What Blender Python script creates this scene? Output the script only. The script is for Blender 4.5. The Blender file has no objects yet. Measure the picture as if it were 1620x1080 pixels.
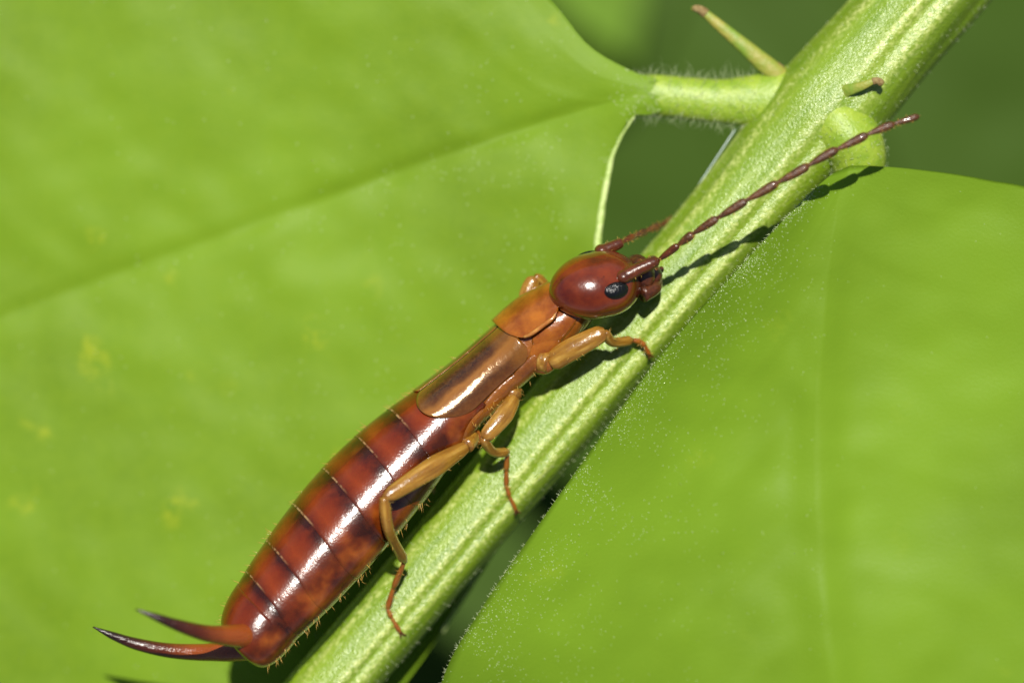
import bpy, math, random
import numpy as np
from mathutils import Vector, noise as mnoise

# ------------------------------------------------------------------ camera, sky, sun, exposure
# one unit = about 1.25 mm; the camera looks straight down on a stem and its leaves
D = 67.5
scene = bpy.context.scene
cam_data = bpy.data.cameras.new('camera')
cam = bpy.data.objects.new('camera', cam_data)
scene.collection.objects.link(cam)
cam.location = (0, 0, D)
cam_data.sensor_width = 36.0
cam_data.lens = 36.0 * D / 16.2
cam_data.clip_start = 1.0
cam_data.clip_end = 6000.0
cam_data.dof.use_dof = True
cam_data.dof.focus_distance = D - 1.4
cam_data.dof.aperture_fstop = (cam_data.lens * 1e-3) / (0.046 * D)
scene.camera = cam
scene.unit_settings.scale_length = 0.00125

SUN = Vector((0.02, 0.37, 0.93)).normalized()
world = bpy.data.worlds.new('World'); scene.world = world
world.use_nodes = True
wn = world.node_tree.nodes; wl = world.node_tree.links
sky = wn.new('ShaderNodeTexSky'); sky.sky_type = 'NISHITA'; sky.sun_disc = False
sky.sun_elevation = math.asin(SUN.z); sky.sun_rotation = math.atan2(SUN.x, SUN.y)
wn['Background'].inputs['Strength'].default_value = 0.05
wl.new(sky.outputs[0], wn['Background'].inputs['Color'])
sd = bpy.data.lights.new('sun', 'SUN'); sd.energy = 5.0; sd.angle = math.radians(0.55); sd.color = (1.0, 0.955, 0.87)
sun = bpy.data.objects.new('sun', sd); scene.collection.objects.link(sun)
sun.location = SUN * 60
sun.rotation_euler = SUN.to_track_quat('Z', 'Y').to_euler()
scene.view_settings.view_transform = 'Standard'
scene.view_settings.look = 'None'
scene.view_settings.exposure = 0.36
scene.view_settings.gamma = 1.0
scene.cycles.max_bounces = 6
scene.cycles.diffuse_bounces = 3
scene.cycles.glossy_bounces = 3
scene.cycles.transmission_bounces = 4
scene.cycles.use_adaptive_sampling = False
scene.cycles.sample_clamp_indirect = 6.0
scene.cycles.caustics_reflective = False
scene.cycles.caustics_refractive = False

rng = np.random.default_rng(7)
random.seed(7)
C = scene.collection

# ------------------------------------------------------------------ helpers
def W(px, py, z=0.0):
    f = (D - z) / D
    return np.array(((px - 810) / 100 * f, -(py - 540) / 100 * f, z))

def link(name, me, mat, parent=None, smooth=True):
    o = bpy.data.objects.new(name, me); C.objects.link(o)
    if mat: me.materials.append(mat)
    if parent is not None: o.parent = parent
    if smooth and len(me.polygons):
        me.polygons.foreach_set('use_smooth', np.ones(len(me.polygons), dtype=bool))
    return o

def empty(name, parent=None, loc=None):
    o = bpy.data.objects.new(name, None); C.objects.link(o)
    o.empty_display_size = 0.2
    if parent is not None: o.parent = parent
    return o

def mesh(name, v, f, uv=None):
    me = bpy.data.meshes.new(name)
    me.from_pydata([tuple(map(float, p)) for p in v], [], f)
    if uv is not None:
        l = me.uv_layers.new(name='UVMap')
        l.data.foreach_set('uv', np.asarray(uv, dtype=np.float32).ravel())
    me.update()
    return me

def cr(pts, n):
    """Catmull-Rom through pts (k x d) resampled evenly to n points"""
    P = np.asarray(pts, float)
    if len(P) == 2:
        return P[0] + (P[1] - P[0]) * np.linspace(0, 1, n)[:, None]
    Q = np.vstack([2 * P[0] - P[1], P, 2 * P[-1] - P[-2]])
    out = []
    for i in range(len(P) - 1):
        p0, p1, p2, p3 = Q[i:i + 4]
        for t in np.linspace(0, 1, 24, endpoint=False):
            out.append(0.5 * (2 * p1 + (p2 - p0) * t + (2 * p0 - 5 * p1 + 4 * p2 - p3) * t * t + (3 * p1 - p0 - 3 * p2 + p3) * t ** 3))
    out.append(P[-1]); out = np.array(out)
    d = np.concatenate([[0], np.cumsum(np.linalg.norm(np.diff(out[:, :3], axis=0), axis=1))])
    s = np.linspace(0, d[-1], n)
    return np.stack([np.interp(s, d, out[:, k]) for k in range(out.shape[1])], 1)

def nrm(v):
    return v / (np.linalg.norm(v, axis=-1, keepdims=True) + 1e-12)

def frames(P, up=(0, 0, 1)):
    T = nrm(np.gradient(P, axis=0))
    U = np.tile(np.asarray(up, float), (len(P), 1)) if np.ndim(up) == 1 else np.asarray(up, float)
    S = nrm(np.cross(T, U)); U2 = nrm(np.cross(S, T))
    return T, S, U2

def rings(R, cap=True):
    """R: k rings of n points -> verts, faces, uvs (u around, v along)"""
    k, n, _ = R.shape
    V = R.reshape(-1, 3); F = []; UV = []
    for i in range(k - 1):
        for j in range(n):
            j2 = (j + 1) % n
            F.append((i * n + j, i * n + j2, (i + 1) * n + j2, (i + 1) * n + j))
            u0, u1, v0, v1 = j / n, (j + 1) / n, i / (k - 1), (i + 1) / (k - 1)
            UV += [(u0, v0), (u1, v0), (u1, v1), (u0, v1)]
    if cap:
        V = np.vstack([V, R[0].mean(0), R[-1].mean(0)])
        a = k * n; b = a + 1
        for j in range(n):
            j2 = (j + 1) % n
            F.append((a, j2, j)); UV += [(j / n, 0)] * 3
            F.append((b, (k - 1) * n + j, (k - 1) * n + j2)); UV += [(j / n, 1)] * 3
    return V, F, UV

def tube(name, pts, rad, mat, parent=None, n=14, k=28, up=(0, 0, 1), flat=1.0, shape=None):
    """swept limb: pts control points, rad list of (t, radius) pairs; flat = height / width"""
    P = cr(pts, k)
    T, S, U = frames(P, up)
    t = np.linspace(0, 1, k)
    ra = np.array(rad, float)
    r = np.interp(t, ra[:, 0], ra[:, 1])
    if len(ra) > 3: r = np.convolve(np.pad(r, 1, mode='edge'), [.2, .6, .2], mode='valid')
    a = np.linspace(0, 2 * np.pi, n, endpoint=False)
    sh = np.ones((k, n)) if shape is None else shape(t[:, None], a[None, :])
    R = P[:, None] + (r[:, None] * sh)[..., None] * (np.cos(a)[None, :, None] * S[:, None] + flat * np.sin(a)[None, :, None] * U[:, None])
    v, f, uv = rings(R)
    # rings run around S->U, which points outward with this winding reversed
    f = [tuple(reversed(q)) for q in f]
    uvr = []; i = 0
    for q in f:
        uvr += list(reversed(uv[i:i + len(q)])); i += len(q)
    return link(name, mesh(name, v, f, uvr), mat, parent)

def blob(name, c, ax, rad, mat, parent=None, nu=24, nv=14, fn=None):
    """ellipsoid with axes ax (3x3 rows), radii rad, optional shaping fn(unit pts)->pts"""
    ax = np.asarray(ax, float)
    th = np.linspace(0, np.pi, nv + 1)[1:-1]; ph = np.linspace(0, 2 * np.pi, nu, endpoint=False)
    pts = np.stack([np.cos(th)[:, None] + 0 * ph[None], np.sin(th)[:, None] * np.cos(ph)[None], np.sin(th)[:, None] * np.sin(ph)[None]], -1)
    R = pts.reshape(-1, 3)
    ends = np.array([[1, 0, 0], [-1, 0, 0]], float)
    Q = np.vstack([R, ends])
    if fn is not None: Q = fn(Q)
    Q = Q * np.asarray(rad, float)
    V = np.asarray(c) + Q @ ax
    F = []; k = nv - 1
    for i in range(k - 1):
        for j in range(nu):
            j2 = (j + 1) % nu
            F.append((i * nu + j, (i + 1) * nu + j, (i + 1) * nu + j2, i * nu + j2))
    a = k * nu
    for j in range(nu):
        j2 = (j + 1) % nu
        F.append((a, j, j2)); F.append((a + 1, (k - 1) * nu + j2, (k - 1) * nu + j))
    if np.linalg.det(ax) < 0: F = [tuple(reversed(q)) for q in F]
    return link(name, mesh(name, V, F), mat, parent)

def hair_mesh(name, bases, dirs, length, rad, mat, parent, bend=0.25):
    """thin tapering bristles, three-sided, bent once"""
    V = []; F = []
    for b, d, L, r in zip(bases, dirs, length, rad):
        d = d / (np.linalg.norm(d) + 1e-9)
        s = np.cross(d, (0.3, 0.2, 0.93)); s /= np.linalg.norm(s) + 1e-9
        u = np.cross(s, d)
        off = s * rng.normal(0, bend) * L + u * rng.normal(0, bend) * L
        i = len(V)
        for t, rr in ((-0.1, r), (0.5, r * .75)):
            c = b + d * L * t + off * max(t, 0) ** 2
            for a in (0, 2.094, 4.189):
                V.append(c + (s * math.cos(a) + u * math.sin(a)) * rr)
        V.append(b + d * L + off)
        for j in range(3):
            j2 = (j + 1) % 3
            F.append((i + j, i + j2, i + 3 + j2, i + 3 + j)); F.append((i + 3 + j, i + 3 + j2, i + 6))
    o = link(name, mesh(name, V, F), mat, parent)
    o['kind'] = 'stuff'
    return o

# ------------------------------------------------------------------ materials
class NT:
    def __init__(s, name):
        s.m = bpy.data.materials.new(name); s.m.use_nodes = True
        s.t = s.m.node_tree; s.n = s.t.nodes; s.n.clear()
        s.out = s.n.new('ShaderNodeOutputMaterial')
    def N(s, typ, _p=None, **kw):
        x = s.n.new('ShaderNode' + typ)
        for k, v in (_p or {}).items(): setattr(x, k, v)
        for k, v in kw.items():
            key = k.replace('_', ' ')
            sock = x.inputs[int(k[1:])] if k[0] == 'i' and k[1:].isdigit() else x.inputs[key]
            if isinstance(v, bpy.types.NodeSocket): s.t.links.new(v, sock)
            else: sock.default_value = v
        return x
    def tex(s, scale, coord=None, detail=3.0, rough=0.55, stretch=None):
        c = coord or s.N('TexCoord').outputs['Object']
        if stretch:
            c = s.N('Mapping', Vector=c, Scale=stretch).outputs[0]
        return s.N('TexNoise', Vector=c, Scale=scale, Detail=detail, Roughness=rough).outputs['Fac']
    def ramp(s, fac, stops, interp='LINEAR'):
        r = s.N('ValToRGB', Fac=fac); e = r.color_ramp.elements; r.color_ramp.interpolation = interp
        while len(e) < len(stops): e.new(0.5)
        for q, (p, c) in zip(e, stops):
            q.position = p; q.color = (c, c, c, 1) if np.isscalar(c) else (*c, 1)
        return r.outputs['Color']
    def mix(s, fac, a, b, mode='MIX'):
        x = s.N('Mix', dict(data_type='RGBA', blend_type=mode))
        for sock, v in ((x.inputs[0], fac), (x.inputs[6], a), (x.inputs[7], b)):
            if isinstance(v, bpy.types.NodeSocket): s.t.links.new(v, sock)
            elif np.isscalar(v): sock.default_value = v
            else: sock.default_value = (*v, 1)
        return x.outputs[2]
    def math(s, op, a, b=0.0):
        x = s.N('Math', dict(operation=op))
        for sock, v in ((x.inputs[0], a), (x.inputs[1], b)):
            if isinstance(v, bpy.types.NodeSocket): s.t.links.new(v, sock)
            else: sock.default_value = v
        return x.outputs[0]
    def bump(s, h, dist, strength=1.0, normal=None):
        kw = dict(Height=h, Distance=dist, Strength=strength)
        if normal is not None: kw['Normal'] = normal
        return s.N('Bump', **kw).outputs[0]
    def finish(s, shader):
        s.t.links.new(shader, s.out.inputs['Surface']); return s.m

def rgba(c): return (*c, 1)

def mat_leaf(name, base, spot, trans, sparkle=0.5, rough=0.38, mottling=1.0, spec=0.2):
    t = NT(name)
    co = t.N('TexCoord').outputs['Object']
    big = t.tex(0.22, co, 3, 0.5)
    fine = t.tex(5.0, co, 5, 0.65)
    col = t.mix(t.ramp(big, [(0.35, 0.0), (0.7, 1.0)]), tuple(x * .84 for x in base), tuple(min(1, x * 1.14) for x in base))
    col = t.mix(t.math('MULTIPLY', t.ramp(fine, [(0.3, 0), (0.75, 1)]), 0.35 * mottling), col, tuple(x * y for x, y in zip(base, (1.3, 1.15, 1.2))))
    # pale feeding spots
    wob = t.N('VectorMath', dict(operation='ADD'), i0=co, i1=t.N('TexNoise', Vector=co, Scale=1.3, Detail=2.0).outputs['Color']).outputs[0]
    vor = t.N('TexVoronoi', dict(feature='F1'), Vector=wob, Scale=0.85, Randomness=1.0)
    sp = t.ramp(vor.outputs['Distance'], [(0.05, 1.0), (0.26, 0.0)])
    pick = t.ramp(t.N('SeparateColor', Color=vor.outputs['Color']).outputs[0], [(0.5, 0.0), (0.7, 1.0)])
    col = t.mix(t.math('MULTIPLY', t.math('MULTIPLY', sp, pick), t.math('MULTIPLY', t.ramp(fine, [(0.42, 0), (0.6, 1)]), 0.62 * mottling)), col, spot)
    # cell relief: small papillae that glint
    cell = t.tex(24.0, co, 3, 0.65)
    b = t.bump(cell, 0.03, sparkle)
    p = t.N('BsdfPrincipled', Base_Color=col, Roughness=rough, Normal=b)
    p.inputs['Specular IOR Level'].default_value = spec
    tr = t.N('BsdfTranslucent', Color=t.mix(0.0, trans, trans), Normal=b)
    add = t.N('MixShader', Fac=0.3, i1=p.outputs[0], i2=tr.outputs[0])
    return t.finish(add.outputs[0])

def mat_stem():
    t = NT('stem_skin')
    co = t.N('TexCoord').outputs['Object']
    uv = t.N('TexCoord').outputs['UV']
    streak = t.N('TexNoise', Vector=t.N('Mapping', Vector=uv, Scale=(30.0, 1.1, 1.0)).outputs[0], Scale=1.0, Detail=4.0, Roughness=0.6).outputs['Fac']
    spk = t.N('TexNoise', Vector=co, Scale=13.0, Detail=3.0, Roughness=0.7).outputs['Fac']
    mot = t.tex(1.1, co, 4, 0.6)
    col = t.mix(t.ramp(streak, [(0.28, 0), (0.74, 1)]), (0.100, 0.195, 0.006), (0.205, 0.305, 0.014))
    col = t.mix(t.math('MULTIPLY', t.ramp(mot, [(0.35, 0), (0.7, 1)]), 0.4), col, (0.19, 0.29, 0.012))
    attr = t.N('Attribute', dict(attribute_name='ridge')).outputs['Fac']
    col = t.mix(t.math('MULTIPLY', t.math('MULTIPLY', attr, t.ramp(spk, [(0.42, 0.1), (0.62, 1)])), 0.7), col, (0.60, 0.64, 0.22))
    col = t.mix(t.ramp(spk, [(0.57, 0), (0.70, 0.45)]), col, (0.50, 0.60, 0.22))
    b = t.bump(streak, 0.08, 0.2)
    b = t.bump(t.tex(26.0, co, 2, 0.7), 0.03, 0.6, b)
    p = t.N('BsdfPrincipled', Base_Color=col, Roughness=0.30, Normal=b)
    p.inputs['Specular IOR Level'].default_value = 0.75
    return t.finish(p.outputs[0])

def mat_simple(name, col, rough=0.4, spec=0.5, sss=0.0, srad=(0.3, 0.15, 0.05), coat=0.0, bump=0.0, bscale=12.0, var=None, trans=0.0, transcol=None, cr_=0.08, varscale=2.0):
    t = NT(name)
    co = t.N('TexCoord').outputs['Object']
    c = rgba(col)
    if var is not None:
        c = t.mix(t.ramp(t.tex(varscale, co, 4, 0.6), [(0.36, 0), (0.66, 1)]), col, var)
    p = t.N('BsdfPrincipled', Base_Color=c, Roughness=rough)
    p.inputs['Specular IOR Level'].default_value = spec
    p.inputs['Coat Weight'].default_value = coat; p.inputs['Coat Roughness'].default_value = cr_
    if sss:
        p.inputs['Subsurface Weight'].default_value = sss
        p.inputs['Subsurface Radius'].default_value = srad
        p.inputs['Subsurface Scale'].default_value = 1.0
    if bump:
        nb = t.bump(t.tex(bscale, co, 3, 0.6), 0.03, bump)
        t.t.links.new(nb, p.inputs['Normal'])
    sh = p.outputs[0]
    if trans:
        tr = t.N('BsdfTranslucent', Color=rgba(transcol or col))
        sh = t.N('MixShader', Fac=trans, i1=sh, i2=tr.outputs[0]).outputs[0]
    return t.finish(sh)

def mat_abdomen():
    """uv: u around (0 = top), v from front (0) to hind edge (1) of one plate"""
    t = NT('abdomen_cuticle')
    co = t.N('TexCoord').outputs['Object']
    uvx = t.N('SeparateXYZ', Vector=t.N('TexCoord').outputs['UV'])
    u, v = uvx.outputs[0], uvx.outputs[1]
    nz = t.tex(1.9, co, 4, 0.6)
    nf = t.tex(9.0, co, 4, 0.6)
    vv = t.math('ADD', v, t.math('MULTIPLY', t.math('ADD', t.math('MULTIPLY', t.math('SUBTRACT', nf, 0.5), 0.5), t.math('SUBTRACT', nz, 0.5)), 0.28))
    col = t.ramp(vv, [(0.0, (0.02, 0.003, 0.001)), (0.36, (0.028, 0.004, 0.001)), (0.54, (0.115, 0.014, 0.001)), (0.78, (0.18, 0.026, 0.002)), (0.93, (0.11, 0.014, 0.001)), (1.0, (0.05, 0.006, 0.001))])  # dark front band: shade under the overlapping plate, painted into the colour
    # amber flank with dark blotches, on the side below the back
    flank = t.ramp(u, [(0.10, 0.0), (0.19, 1.0), (0.42, 1.0), (0.5, 0.4)])
    blot = t.ramp(t.tex(1.5, co, 3, 0.55), [(0.42, (0.020, 0.005, 0.001)), (0.53, (0.095, 0.018, 0.002)), (0.68, (0.28, 0.072, 0.008))])
    col = t.mix(t.math('MULTIPLY', flank, 0.85), col, blot)
    col = t.mix(t.math('MULTIPLY', t.ramp(nz, [(0.5, 0), (0.72, 1)]), 0.5), col, (0.20, 0.028, 0.004))
    rim = t.math('MULTIPLY', t.ramp(v, [(0.965, 0), (0.980, 1), (0.993, 1), (1.0, 0.3)]), t.ramp(nf, [(0.42, 0.0), (0.58, 1.0)]))
    rim = t.math('MULTIPLY', rim, t.ramp(t.math('FRACT', t.math('ADD', u, 0.5)), [(0.30, 0.0), (0.35, 1.0), (0.52, 0.8), (0.58, 0.0)]))
    col = t.mix(t.math('MULTIPLY', rim, 0.7), col, (0.55, 0.32, 0.15))
    nb = t.bump(t.tex(3.0, co, 3, 0.5), 0.04, 0.25)
    nb = t.bump(t.tex(30.0, co, 2, 0.6), 0.006, 0.5, nb)
    p = t.N('BsdfPrincipled', Base_Color=col, Roughness=0.19, Normal=nb)
    p.inputs['Specular IOR Level'].default_value = 0.55
    p.inputs['Coat Weight'].default_value = 0.3; p.inputs['Coat Roughness'].default_value = 0.10
    p.inputs['Subsurface Weight'].default_value = 0.15
    p.inputs['Subsurface Radius'].default_value = (0.35, 0.09, 0.03); p.inputs['Subsurface Scale'].default_value = 0.6
    return t.finish(p.outputs[0])

def mat_wing():
    """uv: u 0 at the seam to 1 at the outer edge, v 0 front to 1 hind edge"""
    t = NT('wing_case_cuticle')
    co = t.N('TexCoord').outputs['Object']
    uvx = t.N('SeparateXYZ', Vector=t.N('TexCoord').outputs['UV'])
    u, v = uvx.outputs[0], uvx.outputs[1]
    n = t.tex(1.7, co, 4, 0.6); nf = t.tex(14.0, co, 4, 0.65)
    un = t.math('ADD', u, t.math('MULTIPLY', t.math('SUBTRACT', n, 0.5), 0.3))
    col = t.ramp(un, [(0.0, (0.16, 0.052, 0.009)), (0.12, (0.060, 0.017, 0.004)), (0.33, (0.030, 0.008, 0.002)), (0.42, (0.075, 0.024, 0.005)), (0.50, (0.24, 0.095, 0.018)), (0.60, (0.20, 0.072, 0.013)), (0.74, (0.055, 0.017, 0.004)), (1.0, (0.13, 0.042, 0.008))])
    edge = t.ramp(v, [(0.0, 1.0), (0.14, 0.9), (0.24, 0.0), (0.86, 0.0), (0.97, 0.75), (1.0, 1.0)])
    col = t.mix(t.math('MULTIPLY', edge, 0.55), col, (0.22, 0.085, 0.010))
    col = t.mix(t.math('MULTIPLY', t.ramp(nf, [(0.4, 0), (0.7, 1)]), 0.2), col, (0.24, 0.10, 0.022))
    nb = t.bump(t.tex(2.2, co, 3, 0.5), 0.06, 0.35)
    nb = t.bump(nf, 0.010, 0.4, nb)
    p = t.N('BsdfPrincipled', Base_Color=col, Roughness=0.17, Normal=nb)
    p.inputs['Specular IOR Level'].default_value = 0.7
    p.inputs['Specular Tint'].default_value = (1.0, 0.82, 0.55, 1)
    p.inputs['Coat Weight'].default_value = 0.8; p.inputs['Coat Roughness'].default_value = 0.08
    p.inputs['Subsurface Weight'].default_value = 0.2
    p.inputs['Subsurface Radius'].default_value = (0.3, 0.13, 0.04); p.inputs['Subsurface Scale'].default_value = 0.4
    return t.finish(p.outputs[0])

def mat_eye():
    t = NT('compound_eye')
    co = t.N('TexCoord').outputs['Object']
    v = t.N('TexVoronoi', dict(feature='F1'), Vector=co, Scale=42.0, Randomness=0.25).outputs['Distance']
    nb = t.bump(v, -0.012, 0.8)
    p = t.N('BsdfPrincipled', Base_Color=(0.004, 0.004, 0.005, 1), Roughness=0.22, Normal=nb)
    p.inputs['Specular IOR Level'].default_value = 0.5
    return t.finish(p.outputs[0])

def mat_cercus():
    t = NT('forceps_cuticle')
    co = t.N('TexCoord').outputs['Object']
    v = t.N('SeparateXYZ', Vector=t.N('TexCoord').outputs['UV']).outputs[1]
    col = t.ramp(t.math('ADD', v, t.math('MULTIPLY', t.math('SUBTRACT', t.tex(5, co), 0.5), 0.12)), [(0.0, (0.26, 0.050, 0.006)), (0.34, (0.22, 0.048, 0.006)), (0.55, (0.07, 0.012, 0.003)), (0.8, (0.022, 0.006, 0.004)), (1.0, (0.010, 0.004, 0.004))])
    nb = t.bump(t.tex(26, co, 2, 0.6), 0.02, 0.8)
    p = t.N('BsdfPrincipled', Base_Color=col, Roughness=0.24, Normal=nb)
    p.inputs['Coat Weight'].default_value = 0.4
    p.inputs['Subsurface Weight'].default_value = 0.3
    p.inputs['Subsurface Radius'].default_value = (0.3, 0.1, 0.03); p.inputs['Subsurface Scale'].default_value = 0.4
    return t.finish(p.outputs[0])

def mat_soil():
    t = NT('leaf_litter_soil')
    co = t.N('TexCoord').outputs['Object']
    n = t.tex(0.09, co, 6, 0.65)
    col = t.ramp(n, [(0.3, (0.020, 0.028, 0.010)), (0.5, (0.030, 0.055, 0.014)), (0.7, (0.050, 0.075, 0.022))])
    p = t.N('BsdfPrincipled', Base_Color=col, Roughness=0.9, Normal=t.bump(n, 1.5, 0.6))
    return t.finish(p.outputs[0])

def mat_head():
    t = NT('head_cuticle')
    co = t.N('TexCoord').outputs['Object']
    n = t.tex(2.2, co, 4, 0.6); nf = t.tex(11.0, co, 4, 0.65)
    fr = t.N('Attribute', dict(attribute_name='front')).outputs['Fac']
    col = t.mix(t.ramp(n, [(0.36, 0), (0.66, 1)]), (0.072, 0.0080, 0.0008), (0.165, 0.025, 0.0018))
    col = t.mix(t.ramp(nf, [(0.62, 0), (0.72, 0.6)]), col, (0.035, 0.005, 0.001))
    f2 = t.math('ADD', fr, t.math('MULTIPLY', t.math('SUBTRACT', n, 0.5), 0.35))
    col = t.mix(t.ramp(f2, [(0.40, 0.0), (0.75, 0.85)]), col, (0.035, 0.007, 0.002))
    p = t.N('BsdfPrincipled', Base_Color=col, Roughness=0.22, Normal=t.bump(t.tex(18.0, co, 3, 0.6), 0.02, 0.2))
    p.inputs['Coat Weight'].default_value = 0.8; p.inputs['Coat Roughness'].default_value = 0.05
    p.inputs['Subsurface Weight'].default_value = 0.12
    p.inputs['Subsurface Radius'].default_value = (0.4, 0.1, 0.03)
    return t.finish(p.outputs[0])

def mat_leg():
    """amber limb with paler and darker lines along it"""
    t = NT('leg_cuticle')
    co = t.N('TexCoord').outputs['Object']
    uv = t.N('TexCoord').outputs['UV']
    st = t.N('TexNoise', Vector=t.N('Mapping', Vector=uv, Scale=(7.0, 1.3, 1.0)).outputs[0], Scale=1.0, Detail=3.0).outputs['Fac']
    v = t.N('SeparateXYZ', Vector=uv).outputs[1]
    nf = t.tex(9.0, co, 4, 0.65)
    col = t.ramp(st, [(0.32, (0.17, 0.070, 0.008)), (0.5, (0.33, 0.165, 0.020)), (0.68, (0.54, 0.33, 0.070))])
    col = t.mix(t.ramp(v, [(0.0, 0.5), (0.12, 0.0), (0.85, 0.0), (1.0, 0.6)]), col, (0.20, 0.075, 0.012))
    col = t.mix(t.math('MULTIPLY', t.ramp(nf, [(0.35, 0), (0.7, 1)]), 0.35), col, (0.20, 0.085, 0.014))
    p = t.N('BsdfPrincipled', Base_Color=col, Roughness=0.25, Normal=t.bump(t.math('ADD', nf, st), 0.03, 0.4))
    p.inputs['Coat Weight'].default_value = 0.5; p.inputs['Coat Roughness'].default_value = 0.12
    p.inputs['Subsurface Weight'].default_value = 0.3
    p.inputs['Subsurface Radius'].default_value = (0.3, 0.17, 0.05)
    tr = t.N('BsdfTranslucent', Color=(0.6, 0.3, 0.05, 1))
    return t.finish(t.N('MixShader', Fac=0.15, i1=p.outputs[0], i2=tr.outputs[0]).outputs[0])

M = {
    'leaf_a': mat_leaf('leaf_skin', (0.172, 0.302, 0.014), (0.42, 0.46, 0.02), (0.30, 0.44, 0.02), 0.22, 0.5),
    'leaf_b': mat_leaf('leaf_skin_second', (0.170, 0.300, 0.016), (0.32, 0.42, 0.025), (0.30, 0.44, 0.02), 0.2, 0.45, 0.4),
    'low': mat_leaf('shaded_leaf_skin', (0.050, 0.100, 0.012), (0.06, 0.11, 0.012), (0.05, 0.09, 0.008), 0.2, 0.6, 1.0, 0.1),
    'low_pale': mat_leaf('pale_leaf_skin', (0.15, 0.28, 0.03), (0.18, 0.30, 0.03), (0.12, 0.2, 0.015), 0.2, 0.6, 1.0, 0.1),
    'stem': mat_stem(),
    'petiole': mat_simple('petiole_skin', (0.18, 0.29, 0.018), 0.42, 0.5, 0.15, (0.2, 0.3, 0.05), bump=0.5, bscale=18, var=(0.28, 0.38, 0.035), varscale=4.0),
    'rib': mat_simple('rib_skin', (0.20, 0.33, 0.04), 0.45, 0.5, var=(0.28, 0.40, 0.06)),
    'margin': mat_simple('leaf_margin_skin', (0.30, 0.43, 0.09), 0.4, 0.5, bump=0.9, bscale=14, var=(0.52, 0.62, 0.24), varscale=7.0),
    'stipule': mat_simple('stipule_skin', (0.16, 0.25, 0.025), 0.5, 0.4, bump=0.6, var=(0.28, 0.26, 0.045), varscale=3.5),
    'stipule_tip': mat_simple('dry_tip', (0.14, 0.085, 0.025), 0.7, 0.3, bump=0.6, var=(0.28, 0.21, 0.085), varscale=12.0),
    'hair': mat_simple('plant_hair', (0.60, 0.68, 0.40), 0.22, 0.8, trans=0.35, transcol=(0.8, 0.85, 0.6)),
    'glint': mat_simple('waxy_glint_papilla', (0.54, 0.64, 0.34), 0.12, 1.0, trans=0.25, transcol=(0.8, 0.85, 0.6)),  # whitish colour paints glints onto the waxy papillae
    'seta': mat_simple('golden_bristle', (0.70, 0.44, 0.10), 0.25, 0.8, trans=0.35, transcol=(0.9, 0.6, 0.15)),
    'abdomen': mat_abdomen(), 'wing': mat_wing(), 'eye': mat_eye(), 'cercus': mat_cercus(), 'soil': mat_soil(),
    'head': mat_head(),
    'mouth': mat_simple('mouthpart_cuticle', (0.032, 0.008, 0.003), 0.3, 0.5, 0.1, coat=0.3, bump=0.6, bscale=18, var=(0.10, 0.026, 0.007), varscale=8.0),
    'pronotum': mat_simple('pronotum_cuticle', (0.19, 0.043, 0.0035), 0.24, 0.5, 0.2, (0.4, 0.14, 0.03), coat=0.6, cr_=0.06, bump=0.3, bscale=9, var=(0.37, 0.110, 0.009), varscale=2.2),
    'pronotum_rim': mat_simple('pronotum_rim_cuticle', (0.48, 0.22, 0.05), 0.22, 0.6, 0.3, coat=0.5, bump=0.3, var=(0.30, 0.09, 0.015), varscale=5.0),
    'thorax': mat_simple('thorax_cuticle', (0.27, 0.085, 0.009), 0.26, 0.5, 0.25, (0.4, 0.14, 0.03), coat=0.6, cr_=0.07, bump=0.5, bscale=10, var=(0.14, 0.038, 0.006), varscale=2.6),
    'leg': mat_leg(),
    'foot': mat_simple('tarsus_cuticle', (0.30, 0.11, 0.014), 0.3, 0.5, 0.3, (0.3, 0.15, 0.04), coat=0.4, bump=0.35, bscale=14, var=(0.24, 0.065, 0.010), varscale=7.0, trans=0.15, transcol=(0.6, 0.25, 0.03)),
    'claw': mat_simple('claw_cuticle', (0.07, 0.022, 0.007), 0.3, 0.5, coat=0.3),
    'antenna': mat_simple('antenna_cuticle', (0.105, 0.038, 0.011), 0.34, 0.5, 0.25, (0.2, 0.06, 0.02), coat=0.2, bump=0.6, bscale=30, var=(0.050, 0.017, 0.006), varscale=7.0),
    'scape': mat_simple('antenna_base_cuticle', (0.110, 0.026, 0.006), 0.28, 0.5, 0.25, (0.3, 0.1, 0.03), coat=0.4, bump=0.3, bscale=16, var=(0.055, 0.013, 0.004), varscale=5.0),
    'silk': mat_simple('silk', (0.5, 0.6, 0.55), 0.15, 1.0, coat=0.5),
}

# ------------------------------------------------------------------ ground and the plants far below
g = 900.0
gx = np.linspace(-g, g, 61)
gv = []; gf = []
for j, y in enumerate(gx):
    for i, x in enumerate(gx):
        gv.append((x, y, -62 + 3.0 * mnoise.noise(Vector((x * .02, y * .02, 0)))))
for j in range(60):
    for i in range(60):
        a = j * 61 + i; gf.append((a, a + 1, a + 62, a + 61))
ground = link('ground', mesh('ground', gv, gf), M['soil'])
ground['kind'] = 'structure'; ground['label'] = 'dark mossy soil far below the stem'; ground['category'] = 'ground'

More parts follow.
